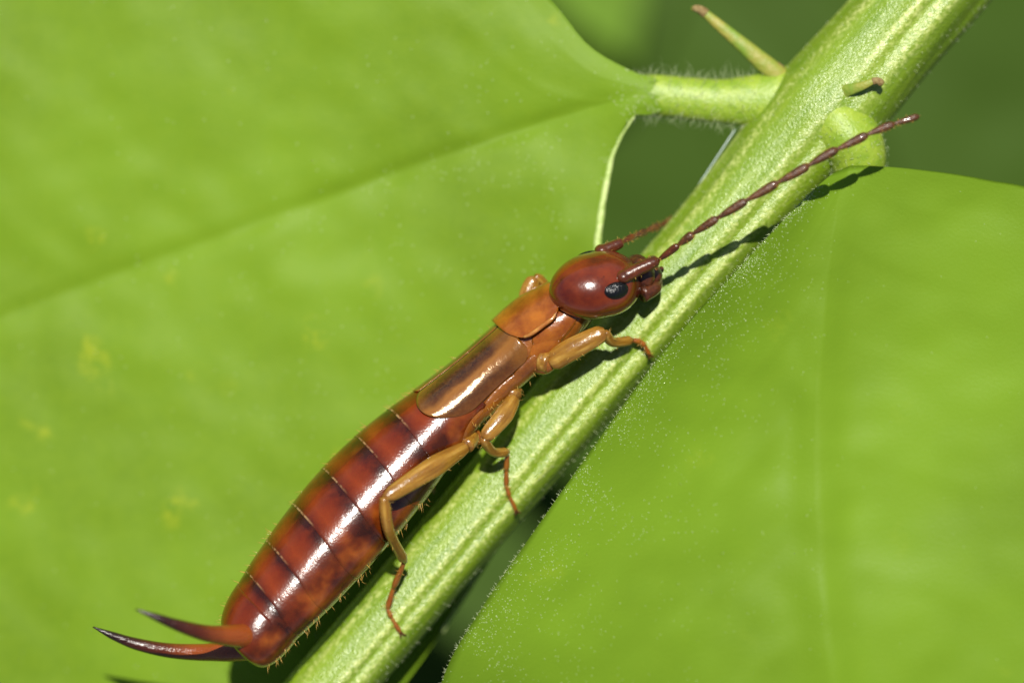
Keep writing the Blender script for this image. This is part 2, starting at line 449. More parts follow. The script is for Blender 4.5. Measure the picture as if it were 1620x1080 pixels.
def blade(name, mid, upp, low, mat, parent, nu=90, nv=30, thick=0.05, lift=lambda u, v: 0 * u, und=0.02, useed=0.0, groove=0.035, gw=0.05, veins=0.0):
    """leaf blade between two edge curves and a midrib, all from base to tip; v = -1 low edge .. 1 upper edge"""
    Mc, Uc, Lc = cr(mid, nu), cr(upp, nu), cr(low, nu)
    vs = np.sign(np.linspace(-1, 1, 2 * nv + 1)) * np.abs(np.linspace(-1, 1, 2 * nv + 1)) ** 1.15
    V = np.zeros((nu, len(vs), 3))
    for k, v in enumerate(vs):
        E = Uc if v >= 0 else Lc
        V[:, k] = Mc + (E - Mc) * abs(v)
    uu = np.linspace(0, 1, nu)[:, None]; vv = vs[None, :]
    V[..., 2] += lift(uu, vv)
    env = np.clip(uu * 10, 0, 1)
    wdt = np.linalg.norm(np.where(vv[..., None] >= 0, Uc[:, None], Lc[:, None]) - Mc[:, None], axis=-1)
    dd = np.abs(vv) * wdt
    V[..., 2] -= groove * np.exp(-(dd / (gw * 3)) ** 2) * env
    if veins:
        ph = (uu * 9.0 - np.abs(vv) * 2.2 + (vv > 0) * .5)
        fr = np.abs(ph - np.round(ph))
        V[..., 2] += veins * np.exp(-(fr / .07) ** 2) * env * np.clip(1.2 - np.abs(vv), 0, 1)
    for i in range(nu):
        for k in range(len(vs)):
            p = V[i, k]
            V[i, k, 2] += und * float(env[i, 0]) * (mnoise.noise(Vector((p[0] * .6 + useed, p[1] * .6, 0))) * 2 + mnoise.noise(Vector((p[0] * 1.7, p[1] * 1.7 + useed, 3))))
    top = V.reshape(-1, 3)
    n = len(vs)
    # solid: a lower skin, joined round the rim
    bot = top.copy(); bot[:, 2] -= thick
    F = []
    N0 = len(top)
    for i in range(nu - 1):
        for k in range(n - 1):
            a = i * n + k
            q = (a, a + 1, a + n + 1, a + n)
            F.append(q); F.append(tuple(N0 + x for x in reversed(q)))
    loop = [(i, 0) for i in range(nu)] + [(nu - 1, k) for k in range(1, n)] + [(i, n - 1) for i in range(nu - 2, -1, -1)] + [(0, k) for k in range(n - 2, 0, -1)]
    ids = [i * n + k for i, k in loop]
    for a, b in zip(ids, ids[1:] + ids[:1]):
        F.append((b, a, N0 + a, N0 + b))
    me = mesh(name, np.vstack([top, bot]), F)
    o = link(name, me, mat, parent)
    # outward orientation: make the upper skin face +z
    if me.polygons[0].normal.z < 0: me.flip_normals()
    return o, V

def low_leaf(parent, base, ang, L, wid, droop, mat):
    ca, sa = math.cos(ang), math.sin(ang)
    def pt(u, w, z): return np.array((base[0] + ca * u - sa * w, base[1] + sa * u + ca * w, base[2] + z))
    ts = np.linspace(0, 1, 7)
    prof = [0.02, .55, .9, 1.0, .85, .5, .02]
    mid = [pt(L * t, 0, -droop * t * t) for t in ts]
    up_ = [pt(L * t, wid * p, -droop * t * t + .12 * wid * p) for t, p in zip(ts, prof)]
    lo_ = [pt(L * t, -wid * p, -droop * t * t + .12 * wid * p) for t, p in zip(ts, prof)]
    return blade('leaf', mid, up_, lo_, mat, parent, nu=26, nv=8, thick=0.1, und=0.1, useed=base[0])

def low_plant(foot, top, leaves, label, mat):
    r = empty('low_plant'); r['label'] = label; r['category'] = 'plant'; r['group'] = 'blurred plants far below the stem'
    f = np.array(foot, float); t = np.array(top, float)
    tube('stalk', [f, (f + t) / 2 + np.array((.8, .5, 0)), t], [(0, .6), (1, .4)], M['petiole'], r, n=8, k=12, up=(0, 1, 0))
    for ang, L, wid, dz, dr in leaves:
        low_leaf(r, t + np.array((0, 0, dz)), math.radians(ang), L, wid, dr, mat)
    return r

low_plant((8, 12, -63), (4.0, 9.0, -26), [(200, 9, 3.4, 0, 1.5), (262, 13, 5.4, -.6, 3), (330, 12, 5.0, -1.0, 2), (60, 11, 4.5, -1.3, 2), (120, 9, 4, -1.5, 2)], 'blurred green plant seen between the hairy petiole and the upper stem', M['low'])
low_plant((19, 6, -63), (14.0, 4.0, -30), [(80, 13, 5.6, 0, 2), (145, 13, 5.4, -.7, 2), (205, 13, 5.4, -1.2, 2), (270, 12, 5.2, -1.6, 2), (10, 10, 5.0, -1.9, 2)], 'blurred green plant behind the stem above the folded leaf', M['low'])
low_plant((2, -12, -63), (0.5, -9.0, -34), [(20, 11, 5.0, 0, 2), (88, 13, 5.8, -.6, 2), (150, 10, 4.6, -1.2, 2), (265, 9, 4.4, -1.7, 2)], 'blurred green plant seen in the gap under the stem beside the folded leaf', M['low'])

sl = empty('low_plant'); sl['label'] = 'blurred paler sunlit leaf on a thin stalk behind the upper leaf edge'; sl['category'] = 'plant'; sl['group'] = 'blurred plants far below the stem'
p0 = W(800, -420, -23.6); p1 = W(990, 100, -24)
low_leaf(sl, p0, math.atan2(p1[1] - p0[1], p1[0] - p0[0]), float(np.hypot(*(p1 - p0)[:2])), 1.7, 0.3, M['low_pale'])
tube('stalk', [np.array((p0[0] - 1, p0[1] + 4, -63.0)), np.array((p0[0] - .8, p0[1] + 1.5, -36.0)), p0 + np.array((.1, -.2, -.1))], [(0, .4), (1, .16)], M['petiole'], sl, n=8, k=16, up=(0, 1, 0))

# ------------------------------------------------------------------ the plant the insect sits on
plant = empty('leafy_plant')
plant['label'] = 'bright green plant with ridged stem and two broad leaves under the earwig'; plant['category'] = 'plant'

# stem axis: n is the distance across, s along (pixel units), see sn()
def stem_px(s, n): return (0.643 * s + 0.767 * n, -0.767 * s + 0.643 * n)
sa = [(-760, 1098, 62), (-520, 1098, 61), (-300, 1099, 61), (-50, 1101, 63), (150, 1103, 66), (330, 1106, 71), (480, 1110, 76), (620, 1111, 84), (690, 1112, 92), (760, 1113, 90), (860, 1115, 86), (1000, 1117, 86), (1250, 1120, 86), (1500, 1122, 86)]
ax = cr([(*stem_px(s, n), r / 100) for s, n, r in sa], 240)
SP = np.array([W(x, y, -0.05) for x, y, r in ax]); SR = ax[:, 2]
T, S, U = frames(SP)
n_a = 96
aa = np.linspace(0, 2 * np.pi, n_a, endpoint=False)
# ridges: angle measured from the right side (0) over the top (90) to the left (180)
corner = [(-8, 1.0), (22, .92), (64, 1.01), (75, .905), (87, .995), (104, .925), (138, .965), (158, .945), (176, 1.02), (215, .92), (250, 1.0), (300, .93), (330, 1.0)]
ca = np.array([c[0] for c in corner], float); cv = np.array([c[1] for c in corner])
cx3 = np.concatenate([ca - 360, ca, ca + 360]); cv3 = np.tile(cv, 3)
dense = np.interp(np.linspace(0, 360, 720, endpoint=False), cx3, cv3)
kern = np.exp(-(np.arange(-14, 15) / 6.0) ** 2); kern /= kern.sum()
dense = np.convolve(np.tile(dense, 3), kern, mode='same')[720:1440]
prof = np.interp(np.degrees(aa), np.linspace(0, 360, 720, endpoint=False), dense)
ridge = np.zeros(n_a)
for c in (-8, 64, 87, 140, 176, 250):
    d = (np.degrees(aa) - c + 180) % 360 - 180
    ridge = np.maximum(ridge, np.exp(-(d / 7.0) ** 2))
tt = np.linspace(0, 1, len(SP))
R = np.zeros((len(SP), n_a, 3)); rid = np.zeros((len(SP), n_a))
for i in range(len(SP)):
    tw = 0.10 * math.sin(i * .021)
    soft = 1 - 0.55 * math.exp(-((i - 157) / 12.0) ** 2) + .7 / (1 + math.exp(-(i - 172) / 4.0))      # ridges merge at the node
    for j in range(n_a):
        pr = np.interp((aa[j] + tw) % (2 * np.pi), np.append(aa, 2 * np.pi), np.append(prof, prof[0]))
        rd = np.interp((aa[j] + tw) % (2 * np.pi), np.append(aa, 2 * np.pi), np.append(ridge, ridge[0]))
        pr = 0.985 + (pr - 0.985) * soft
        q = nrm(math.cos(aa[j]) * S[i] + math.sin(aa[j]) * U[i])
        w = mnoise.noise(Vector((j * .35, i * .05, 0))) * .010 + mnoise.noise(Vector((math.cos(aa[j]) * 2, math.sin(aa[j]) * 2, i * .06))) * .018
        R[i, j] = SP[i] + q * SR[i] * (pr + w); rid[i, j] = min(1.0, rd * soft)
v, f, uv = rings(R)
f = [tuple(reversed(q)) for q in f]
uvr = []; i0 = 0
for q in f:
    uvr += list(reversed(uv[i0:i0 + len(q)])); i0 += len(q)
uvr = [(a, b * 12) for a, b in uvr]
me = mesh('stem', v, f, uvr)
at = me.attributes.new('ridge', 'FLOAT', 'POINT')
at.data.foreach_set('value', np.append(rid.ravel(), [0, 0]).astype(np.float32))
stem = link('stem', me, M['stem'], plant)
STEM_R = R
# stem down: the stem's far ends run out of view and carry on

# short glinting hairs on the stem
bs, ds, ls, rs = [], [], [], []
for _ in range(3000):
    i = rng.integers(4, 236); j = rng.integers(0, n_a)
    p = R[i, j] + (R[i, (j + 1) % n_a] - R[i, j]) * rng.random()
    nd = nrm(p - SP[i])
    if nd[2] < -0.25: continue
    bs.append(p); ds.append(nd + rng.normal(0, .5, 3) + T[i] * .5); ls.append(rng.uniform(.02, .05)); rs.append(rng.uniform(.003, .006))
hair_mesh('hairs', bs, ds, ls, rs, M['hair'], stem)

# --- left leaf
leaf1 = empty('leaf', plant)
LM = [(1085, 153, .22), (1030, 151, .20), (985, 156, .12), (900, 182, -.10), (660, 262, -.45), (330, 382, -.85), (0, 505, -1.25), (-420, 690, -2.0), (-700, 830, -2.9)]
LU = [(1085, 149, .22), (1036, 124, .12), (1000, 113, .10), (930, 72, -.02), (865, -5, -.05), (700, -170, -.10), (300, -280, -.55), (-200, -120, -1.2), (-700, 830, -2.9)]
LL = [(1085, 157, .22), (1036, 181, .12), (998, 186, .10), (967, 255, -.02), (943, 400, -.10), (928, 575, -.35), (800, 840, -.85), (470, 1240, -1.2), (-100, 1330, -1.9), (-700, 830, -2.9)]
toW = lambda L: [W(*q) for q in L]
def lift1(u, v):
    a = np.abs(v)
    return np.where(v > 0, 0.12 * np.sin(np.pi * np.clip(a, 0, 1)) * np.clip(u * 5, 0, 1), 0.12 * np.sin(np.pi * np.clip(a, 0, 1) ** .8) * np.clip(u * 4, 0, 1)) * (1 - .4 * u)
b1, V1 = blade('blade', toW(LM), toW(LU), toW(LL), M['leaf_a'], leaf1, nu=130, nv=44, lift=lift1, und=0.04, thick=0.05, groove=0.05, gw=0.05, veins=.012)
mc = V1[:, V1.shape[1] // 2]
tube('midrib', mc[3:120:6] - np.array((0, 0, .10)), [(0, .10), (.5, .07), (1, .03)], M['rib'], leaf1, n=10, k=60)
edge = V1[:, 0]
tube('leaf_margin', edge[[i for i in range(len(edge)) if edge[i][0] < 2.08][:44:3]] + np.array((0, 0, -.025)), [(0, .012), (.12, .05), (.3, .066), (.6, .06), (1, .04)], M['margin'], leaf1, n=12, k=90, shape=lambda t, a: 1 + .10 * np.sin(t * 70 + a) * np.sin(t * 31) + .08 * np.sin(t * 140 + 2 * a))
# hairy petiole from the stem to the leaf base
pet = tube('petiole', [W(1255, 158, -.05), W(1200, 160, 0), W(1130, 160, .0), W(1060, 153, -.02), W(1010, 152, -.10), W(940, 168, -.45)], [(0, .56), (.10, .50), (.2, .41), (.34, .35), (.55, .33), (.72, .33), (.84, .26), (1, .10)], M['petiole'], leaf1, n=26, k=50, flat=.72)
bs, ds, ls, rs = [], [], [], []
for vtx in pet.data.vertices:
    for _ in range(1):
        p = np.array(vtx.co); nd = np.array(vtx.normal)
        if p[0] > 3.9 or p[0] < 1.9: continue
        bs.append(p + rng.normal(0, .03, 3)); ds.append(nd + rng.normal(0, .4, 3)); ls.append(rng.gamma(2.0, .05) + .03); rs.append(rng.uniform(.002, .0045))
hair_mesh('hairs', bs, ds, ls, rs, M['hair'], leaf1, 0.35)

# --- right leaf, folded along its midrib
leaf2 = empty('leaf', plant)
RM = [(1345, 262, .84), (1326, 320, .74), (1305, 470, .46), (1291, 640, .22), (1295, 840, .08), (1318, 1080, -.02), (1390, 1450, -.6), (1480, 1800, -1.4)]
RL = [(1318, 274, .92), (1275, 312, 1.04), (1160, 432, 1.22), (1050, 555, 1.26), (935, 712, 1.24), (838, 850, 1.2), (760, 965, 1.1), (700, 1075, .95), (660, 1260, .2), (760, 1520, -.6), (1480, 1800, -1.4)]
RU = [(1372, 262, .86), (1450, 268, .88), (1560, 284, .90), (1680, 318, .92), (1950, 480, 1.0), (2180, 860, .7), (2050, 1400, -.4), (1480, 1800, -1.4)]
def lift2(u, v):
    a = np.abs(v)
    return np.where(v < 0, -0.20 * np.sin(np.pi * a ** .75) * np.clip(u * 5, 0, 1), -0.16 * np.sin(np.pi * a ** .7) * np.clip(u * 5, 0, 1))
b2, V2 = blade('blade', toW(RM), toW(RU), toW(RL), M['leaf_b'], leaf2, nu=140, nv=44, lift=lift2, und=0.03, useed=9.0, thick=0.055, groove=-0.15, gw=0.13, veins=.008)
mc = V2[:, V2.shape[1] // 2]
tube('midrib', mc[4:130:4] - np.array((0, 0, .21)), [(0, .085), (.3, .078), (.6, .07), (1, .04)], M['rib'], leaf2, n=10, k=60)
# swollen leaf stalk bending towards the viewer
def ringed(t, a): return 1 + 0.012 * np.sin(t * 46) * (t > .45) + 0.012 * np.sin(a * 5)
pul = tube('petiole', [W(1272, 138, -.35), W(1308, 180, .20), W(1336, 212, .40), W(1353, 240, .40), W(1354, 268, .28), W(1338, 312, -.10)], [(0, .42), (.2, .54), (.45, .55), (.66, .47), (.8, .40), (1, .18)], M['petiole'], leaf2, n=28, k=50, shape=ringed)
bs, ds, ls, rs = [], [], [], []
for vtx in pul.data.vertices:
    for _ in range(1):
        p = np.array(vtx.co); nd = np.array(vtx.normal)
        bs.append(p + rng.normal(0, .02, 3)); ds.append(nd + rng.normal(0, .5, 3)); ls.append(rng.uniform(.03, .08)); rs.append(rng.uniform(.003, .006))
# hairs along the left rim and glinting papillae over the left half
e2 = V2[:, 0]
for _ in range(420):
    i = rng.integers(2, 95); q = rng.random()
    p = e2[i] * (1 - q) + e2[i + 1] * q
    bs.append(p - np.array((0, 0, rng.random() * .05))); ds.append(np.array((-.8, .5, .2)) + rng.normal(0, .5, 3)); ls.append(rng.uniform(.02, .075)); rs.append(rng.uniform(.003, .006))
hair_mesh('hairs', bs, ds, ls, rs, M['hair'], leaf2, 0.35)

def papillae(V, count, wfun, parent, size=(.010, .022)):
    """low glassy domes on the blade, coloured pale to read as glints, as one mass"""
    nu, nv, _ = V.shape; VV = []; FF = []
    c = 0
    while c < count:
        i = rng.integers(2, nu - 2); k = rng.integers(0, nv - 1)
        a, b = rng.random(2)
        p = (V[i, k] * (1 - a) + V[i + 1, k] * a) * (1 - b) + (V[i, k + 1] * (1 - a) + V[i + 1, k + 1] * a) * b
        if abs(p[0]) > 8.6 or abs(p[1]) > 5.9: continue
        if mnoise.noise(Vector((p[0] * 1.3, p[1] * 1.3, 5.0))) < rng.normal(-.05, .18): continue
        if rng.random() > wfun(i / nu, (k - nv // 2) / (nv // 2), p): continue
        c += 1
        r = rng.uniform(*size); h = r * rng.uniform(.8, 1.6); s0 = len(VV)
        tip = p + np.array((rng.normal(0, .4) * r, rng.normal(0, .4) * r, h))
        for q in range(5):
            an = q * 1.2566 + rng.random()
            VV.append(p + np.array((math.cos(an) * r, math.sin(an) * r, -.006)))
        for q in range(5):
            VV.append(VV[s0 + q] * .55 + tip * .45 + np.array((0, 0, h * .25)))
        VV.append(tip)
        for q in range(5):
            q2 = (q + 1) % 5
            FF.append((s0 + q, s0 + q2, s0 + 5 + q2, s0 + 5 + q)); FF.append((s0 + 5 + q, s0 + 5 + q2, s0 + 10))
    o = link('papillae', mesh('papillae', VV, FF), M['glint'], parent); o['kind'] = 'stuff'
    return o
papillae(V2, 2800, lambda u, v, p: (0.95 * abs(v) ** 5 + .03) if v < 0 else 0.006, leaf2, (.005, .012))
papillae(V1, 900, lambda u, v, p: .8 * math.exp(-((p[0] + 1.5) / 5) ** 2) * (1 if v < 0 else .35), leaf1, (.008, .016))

# --- stipules
def stipule(pts, rad, tip_from, flat=.5):
    o = tube('stipule', pts, rad, M['stipule'], plant, n=14, k=30, flat=flat)
    P = cr(pts, 30)
    e = P[tip_from:] + 0
    rr = np.interp(np.linspace(0, 1, 30), [q[0] for q in rad], [q[1] for q in rad])
    tube('dry_tip', e, [(q, np.interp(tip_from + q * (29 - tip_from), range(30), rr) * 1.12 + .004) for q in (0, .3, .6, .9)] + [(1, .012)], M['stipule_tip'], o, n=10, k=14, flat=flat + .15)
    return o
stipule([W(1238, 128, .10), W(1222, 112, .15), W(1180, 76, .2), W(1135, 38, .22), W(1108, 16, .22), W(1094, 14, .20)], [(0, .17), (.2, .15), (.45, .12), (.75, .085), (.92, .06), (1, .035)], 25, .6)
stipule([W(1312, 160, .50), W(1336, 145, .80), W(1362, 137, .95), W(1386, 128, 1.0), W(1397, 134, .98)], [(0, .14), (.3, .12), (.6, .075), (.85, .045), (1, .05)], 24, .5)
# reddish joint under the thorn-like stipule
tube('joint', [W(1238, 124, .06), W(1222, 112, .14)], [(0, .16), (1, .17)], M['stipule_tip'], plant, n=12, k=6, flat=.6)

silk = tube('silk_thread', [W(1163, 205, -.02), W(1130, 255, .02), W(1092, 312, -.02), W(1060, 352, .0)], [(0, .010), (1, .010)], M['silk'], None, n=6, k=24)
silk['label'] = 'thin silk thread stretched along the upper stem edge below the petiole'; silk['category'] = 'silk thread'

# ------------------------------------------------------------------ the earwig
ear = empty('earwig')
ear['label'] = 'glossy red-brown earwig with amber legs clinging along the green stem'; ear['category'] = 'earwig'
bdir = np.array((0.685, 0.728, 0)); mdir = np.array((0.728, -0.685, 0)); zdir = np.array((0, 0, 1.0))
S_K = [-510, -475, -410, -350, -275, -200, -122, -60, 10, 85, 150, 216, 250, 290]
N_K = [986, 979, 970, 967, 962, 958, 957, 957, 960, 966, 972, 980, 988, 1000]
H_K = [30, 54, 67, 75, 81, 83, 79, 71, 59, 53, 53, 56, 48, 30]
Z_K = [1.66, 1.56, 1.39, 1.26, 1.12, 1.02, .96, .92, .90, .86, .85, .90, .97, 1.06]
ROLL = math.radians(50)
Dv = -math.sin(ROLL) * mdir + math.cos(ROLL) * zdir      # towards the insect's back
Rv = math.cos(ROLL) * mdir + math.sin(ROLL) * zdir       # towards its right side
def smooth_interp(x, xs, ys):
    return 0.25 * np.interp(x - 22, xs, ys) + 0.5 * np.interp(x, xs, ys) + 0.25 * np.interp(x + 22, xs, ys)
def axis(s):
    n = smooth_interp(s, S_K, N_K); z = smooth_interp(s, S_K, Z_K)
    return W(0.685 * s + 0.728 * n, -0.728 * s + 0.685 * n, z)
def hw(s): return smooth_interp(s, S_K, H_K) / 100 / .925
def bp(s, th, r=1.0, flat=.80):
    """point on the body: s along, th around (0 = back, 90 deg = right side)"""
    w = hw(s)
    return axis(s) + r * (w * math.sin(th) * Rv + flat * w * math.cos(th) * Dv)

# abdomen: overlapping plates
abd = empty('abdomen', ear)
edges = [(62, -60), (-20, -127), (-87, -200), (-158, -274), (-232, -345), (-306, -402), (-372, -452)]
NA = 64
for idx, (s0, s1) in enumerate(edges):
    K = 22
    Rg = np.zeros((K + 3, NA, 3))
    for i in range(K):
        t = i / (K - 1)
        for j in range(NA):
            th = 2 * math.pi * j / NA
            s = s0 + (s1 - s0) * t
            bow = 12 * (math.cos(th) * .5 + .5) * t - 9 * t * abs(math.sin(th)) ** 3
            r = 0.976 + 0.024 * t + 0.008 * math.sin(math.pi * t)
            lob = 1 + 0.02 * math.cos(2 * th)
            Rg[i, j] = bp(s + bow, th, r * lob)
    for q, (ds_, sc) in enumerate(((-.8, .996), (0.3, .986), (9, .965))):
        for j in range(NA):
            th = 2 * math.pi * j / NA
            bow = 12 * (math.cos(th) * .5 + .5) - 9 * abs(math.sin(th)) ** 3
            Rg[K + q, j] = bp(s1 + bow + ds_, th, 1.0 * sc * (1 + .02 * math.cos(2 * th)))
    v, f, uv = rings(Rg)
    uv = [(a, min(1.0, b * (K + 2) / (K - 1) * .999)) for a, b in uv]
    me = mesh('abdomen_segment', v, f, uv)
    import bmesh
    bm = bmesh.new(); bm.from_mesh(me); bmesh.ops.recalc_face_normals(bm, faces=bm.faces); bm.to_mesh(me); bm.free()
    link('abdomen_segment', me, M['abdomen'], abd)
# tail plate, closing round the forceps
K = 26; Rg = np.zeros((K, NA, 3))
for i in range(K):
    t = i / (K - 1)
    s = -415 - 76 * math.sin(t * math.pi / 2) ** 1.0
    for j in range(NA):
        th = 2 * math.pi * j / NA
        c = axis(s)
        w = 0.695 * math.sqrt(max(0.0, 1 - (t ** 1.9))) + .02
        w *= 1 + .05 * math.cos(2 * th)
        Rg[i, j] = c + w * (math.sin(th) * Rv + .80 * math.cos(th) * Dv)
v, f, uv = rings(Rg)
uv = [(a, .5 + .4 * b) for a, b in uv]
me = mesh('tail_segment', v, f, uv)
bm = bmesh.new(); bm.from_mesh(me); bmesh.ops.recalc_face_normals(bm, faces=bm.faces); bm.to_mesh(me); bm.free()
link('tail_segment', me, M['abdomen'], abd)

# forceps
tube('forceps', [W(392, 1024, 1.25), W(352, 1029, 1.15), W(318, 1031, 1.02), W(266, 1028, .95), W(216, 1018, .95), W(179, 1005, 1.0), W(147, 991, 1.05)],
     [(0, .20), (.12, .18), (.25, .14), (.5, .118), (.72, .095), (.88, .06), (1, .008)], M['cercus'], ear, n=18, k=44)
tube('forceps', [W(408, 1004, 1.72), W(375, 1005, 2.1), W(327, 1001, 2.5), W(278, 987, 2.8), W(241, 973, 2.95), W(214, 963, 3.0)],
     [(0, .22), (.2, .185), (.4, .14), (.65, .10), (.85, .06), (1, .008)], M['cercus'], ear, n=18, k=44)

# thorax core
K = 40; Rg = np.zeros((K, 40, 3))
for i in range(K):
    s = 275 - (275 + 10) * i / (K - 1)
    for j in range(40):
        th = 2 * math.pi * j / 40
        lump = 1 + .05 * math.sin(s * .09) * max(0, -math.cos(th) + .4)
        Rg[i, j] = bp(s, th, .90 * lump, .82)
v, f, uv = rings(Rg)
me = mesh('thorax', v, f, uv)
bm = bmesh.new(); bm.from_mesh(me); bmesh.ops.recalc_face_normals(bm, faces=bm.faces); bm.to_mesh(me); bm.free()
link('thorax', me, M['thorax'], ear)

def shell(name, fn, mat, nu=40, nv=40, thick=.02, parent=ear):
    """curved plate: fn(u, v) -> point; given a real thickness"""
    P = np.array([[fn(i / (nu - 1), k / (nv - 1)) for k in range(nv)] for i in range(nu)])
    du = np.gradient(P, axis=0); dv = np.gradient(P, axis=1)
    N = nrm(np.cross(du, dv))
    out = (P - axis(120)) 
    if (N * (np.array(Dv))).sum(-1).mean() < 0: N = -N
    B = P - N * thick
    V = np.vstack([P.reshape(-1, 3), B.reshape(-1, 3)]); n0 = nu * nv
    F = []; UV = []
    for i in range(nu - 1):
        for k in range(nv - 1):
            a = i * nv + k
            q = (a, a + nv, a + nv + 1, a + 1)
            uvq = [(i / (nu - 1), k / (nv - 1)), ((i + 1) / (nu - 1), k / (nv - 1)), ((i + 1) / (nu - 1), (k + 1) / (nv - 1)), (i / (nu - 1), (k + 1) / (nv - 1))]
            F.append(q); UV += uvq
            F.append(tuple(n0 + x for x in reversed(q))); UV += list(reversed(uvq))
    loop = [(i, 0) for i in range(nu)] + [(nu - 1, k) for k in range(1, nv)] + [(i, nv - 1) for i in range(nu - 2, -1, -1)] + [(0, k) for k in range(nv - 2, 0, -1)]
    ids = [i * nv + k for i, k in loop]
    for a, b in zip(ids, ids[1:] + ids[:1]):
        F.append((b, a, n0 + a, n0 + b))
        for x in (b, a, a, b): UV.append(((x // nv) / (nu - 1), (x % nv) / (nv - 1)))
    me = mesh(name, V, F, UV)
    bm = bmesh.new(); bm.from_mesh(me); bmesh.ops.recalc_face_normals(bm, faces=bm.faces); bm.to_mesh(me); bm.free()
    return link(name, me, mat, parent)

# wing cases: u from the seam outward, v front to back
def wing(side):
    def fn(u, v):
        w = 1 - .22 * max(0, (v - .75) / .25) ** 2 - .25 * max(0, (.15 - v) / .15) ** 2
        th = (math.radians(2 + 88 * u * w)) * side + math.radians(-14)
        back = 4 - 22 * (1 - (2 * u - 1) ** 2) + 6 * u
        s = 172 + (back - 172) * v
        r = .995 + .05 * math.sin(math.pi * min(1, u * 1.05)) + .035 * v - .05 * u ** 6
        if side < 0:
            r = .99 - .03 * u + .03 * v; s += 34 * u * v
        return bp(s, th, r, .84)
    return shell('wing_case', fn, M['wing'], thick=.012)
wing(1); wing(-1)

# pronotum: shield with raised side rims
def pron(u, v):
    th = math.radians(-60 + 120 * u)
    e = abs(2 * u - 1)
    rnd = 1 - .10 * (2 * v - 1) ** 4
    th *= rnd
    s = 272 - 108 * v + (6 * e * e if v < .5 else 0) * (1 - 2 * v) * -3
    r = 1.10 + .03 * math.sin(math.pi * v) + .09 * max(0, (e - .82) / .18) ** 1.3 - .06 * (1 - v) ** 3
    s += 15 * e ** 4 * max(0, 2 * v - 1) - 14 * e ** 4 * max(0, 1 - 2 * v)
    r -= .09 * e ** 4 * v ** 3
    w = max(hw(s), .62)
    c = axis(s)
    th -= math.radians(16)
    return c + r * (w * math.sin(th) * Rv + .80 * w * math.cos(th) * Dv)
pr = shell('pronotum', pron, M['pronotum'], 48, 30, .025)
tube('rim', [pron(.985, v) for v in np.linspace(.05, .97, 12)], [(0, .02), (.2, .032), (.8, .032), (1, .02)], M['pronotum_rim'], pr, n=8, k=30)
tube('rim', [pron(.015, v) for v in np.linspace(.05, .97, 12)], [(0, .02), (.2, .032), (.8, .032), (1, .02)], M['pronotum_rim'], pr, n=8, k=30)

# side plates of the thorax above the legs
def plate(sc, sr, tc, tr, r, mat, skew=0.0):
    """oval plate centred at station sc and angle tc"""
    def fn(u, v):
        a, b = 2 * u - 1, 2 * v - 1
        x, y = a * math.sqrt(1 - b * b / 2), b * math.sqrt(1 - a * a / 2)
        k = max(0.0, 1 - x * x - y * y)
        return bp(sc - sr * y + skew * x, math.radians(tc + tr * x), r + .10 * k ** .6, .82)
    return shell('pleural_plate', fn, mat, 22, 22, .02)
plate(226, 46, 58, 34, .90, M['pronotum'], -14)
plate(190, 34, 84, 34, .89, M['pronotum'], -16)
plate(142, 44, 104, 30, .89, M['thorax'], -20)
plate(82, 52, 106, 28, .89, M['thorax'], -20)
plate(24, 40, 104, 22, .88, M['thorax'], -14)

# neck
tube('neck', [axis(235), axis(262), W(905, 474, 1.12)], [(0, .40), (.5, .40), (1, .36)], M['pronotum'], ear, n=20, k=16)

# head
# pitched down towards the stem and rolled so that its right side shows
hdir = nrm(np.array((0.90, 0.20, -0.36)))
hR = np.array((0.50, -0.48, 0.66)); hR = nrm(hR - hdir * np.dot(hR, hdir))
hD = np.cross(hR, hdir)
hc = W(945, 451, 1.25)
def headshape(Q):
    Q = Q.copy(); x = Q[:, 0]
    k = np.where(x > 0, 1 + .06 * np.sin(np.pi * np.clip(x, 0, 1)) - .16 * np.clip(x, 0, 1) ** 3, 1 - .05 * x ** 2)
    Q[:, 1] *= k; Q[:, 2] *= k
    Q[:, 1] *= 1 + .06 * np.exp(-((x + .25) / .35) ** 2)
    # fuller back of the head, flattened face, shallow seam down the crown
    Q[:, 0] = np.where(x < 0, -np.abs(x) ** .92, x)
    top = np.clip(Q[:, 2], 0, 1)
    Q[:, 2] -= .022 * np.exp(-(Q[:, 1] / .05) ** 2) * (top > .2) * (x < .25)
    return Q
head = blob('head', hc, [hdir, hR, hD], (.79, .55, .49), M['head'], ear, 56, 40, headshape)
hat = head.data.attributes.new('front', 'FLOAT', 'POINT')
hat.data.foreach_set('value', np.array([np.dot(np.array(q.co) - hc, hdir) / .79 for q in head.data.vertices], dtype=np.float32))
def eye_at(pos, nd):
    nd = nrm(nd); a1 = nrm(hdir - nd * np.dot(hdir, nd)); a2 = np.cross(nd, a1)
    return blob('eye', pos, [a1, a2, nd], (.205, .128, .075), M['eye'], head, 28, 16)
# right eye seen at about (975,458); place it on the head surface under that spot
def head_surface(px, py):
    best = None
    for vtx in head.data.vertices:
        p = np.array(vtx.co); q = W(px, py, p[2]); d = np.hypot(*(p[:2] - q[:2])) - .15 * p[2]
        if best is None or d < best[0]: best = (d, p, np.array(vtx.normal))
    return best[1], best[2]
pe, ne = head_surface(975, 460)
eye_at(W(975, 459, pe[2] - .005), ne)
rel = pe - hc
mir = rel - 2 * np.dot(rel, hR) * hR; mn = ne - 2 * np.dot(ne, hR) * hR
eye_at(hc + mir * .97, mn)
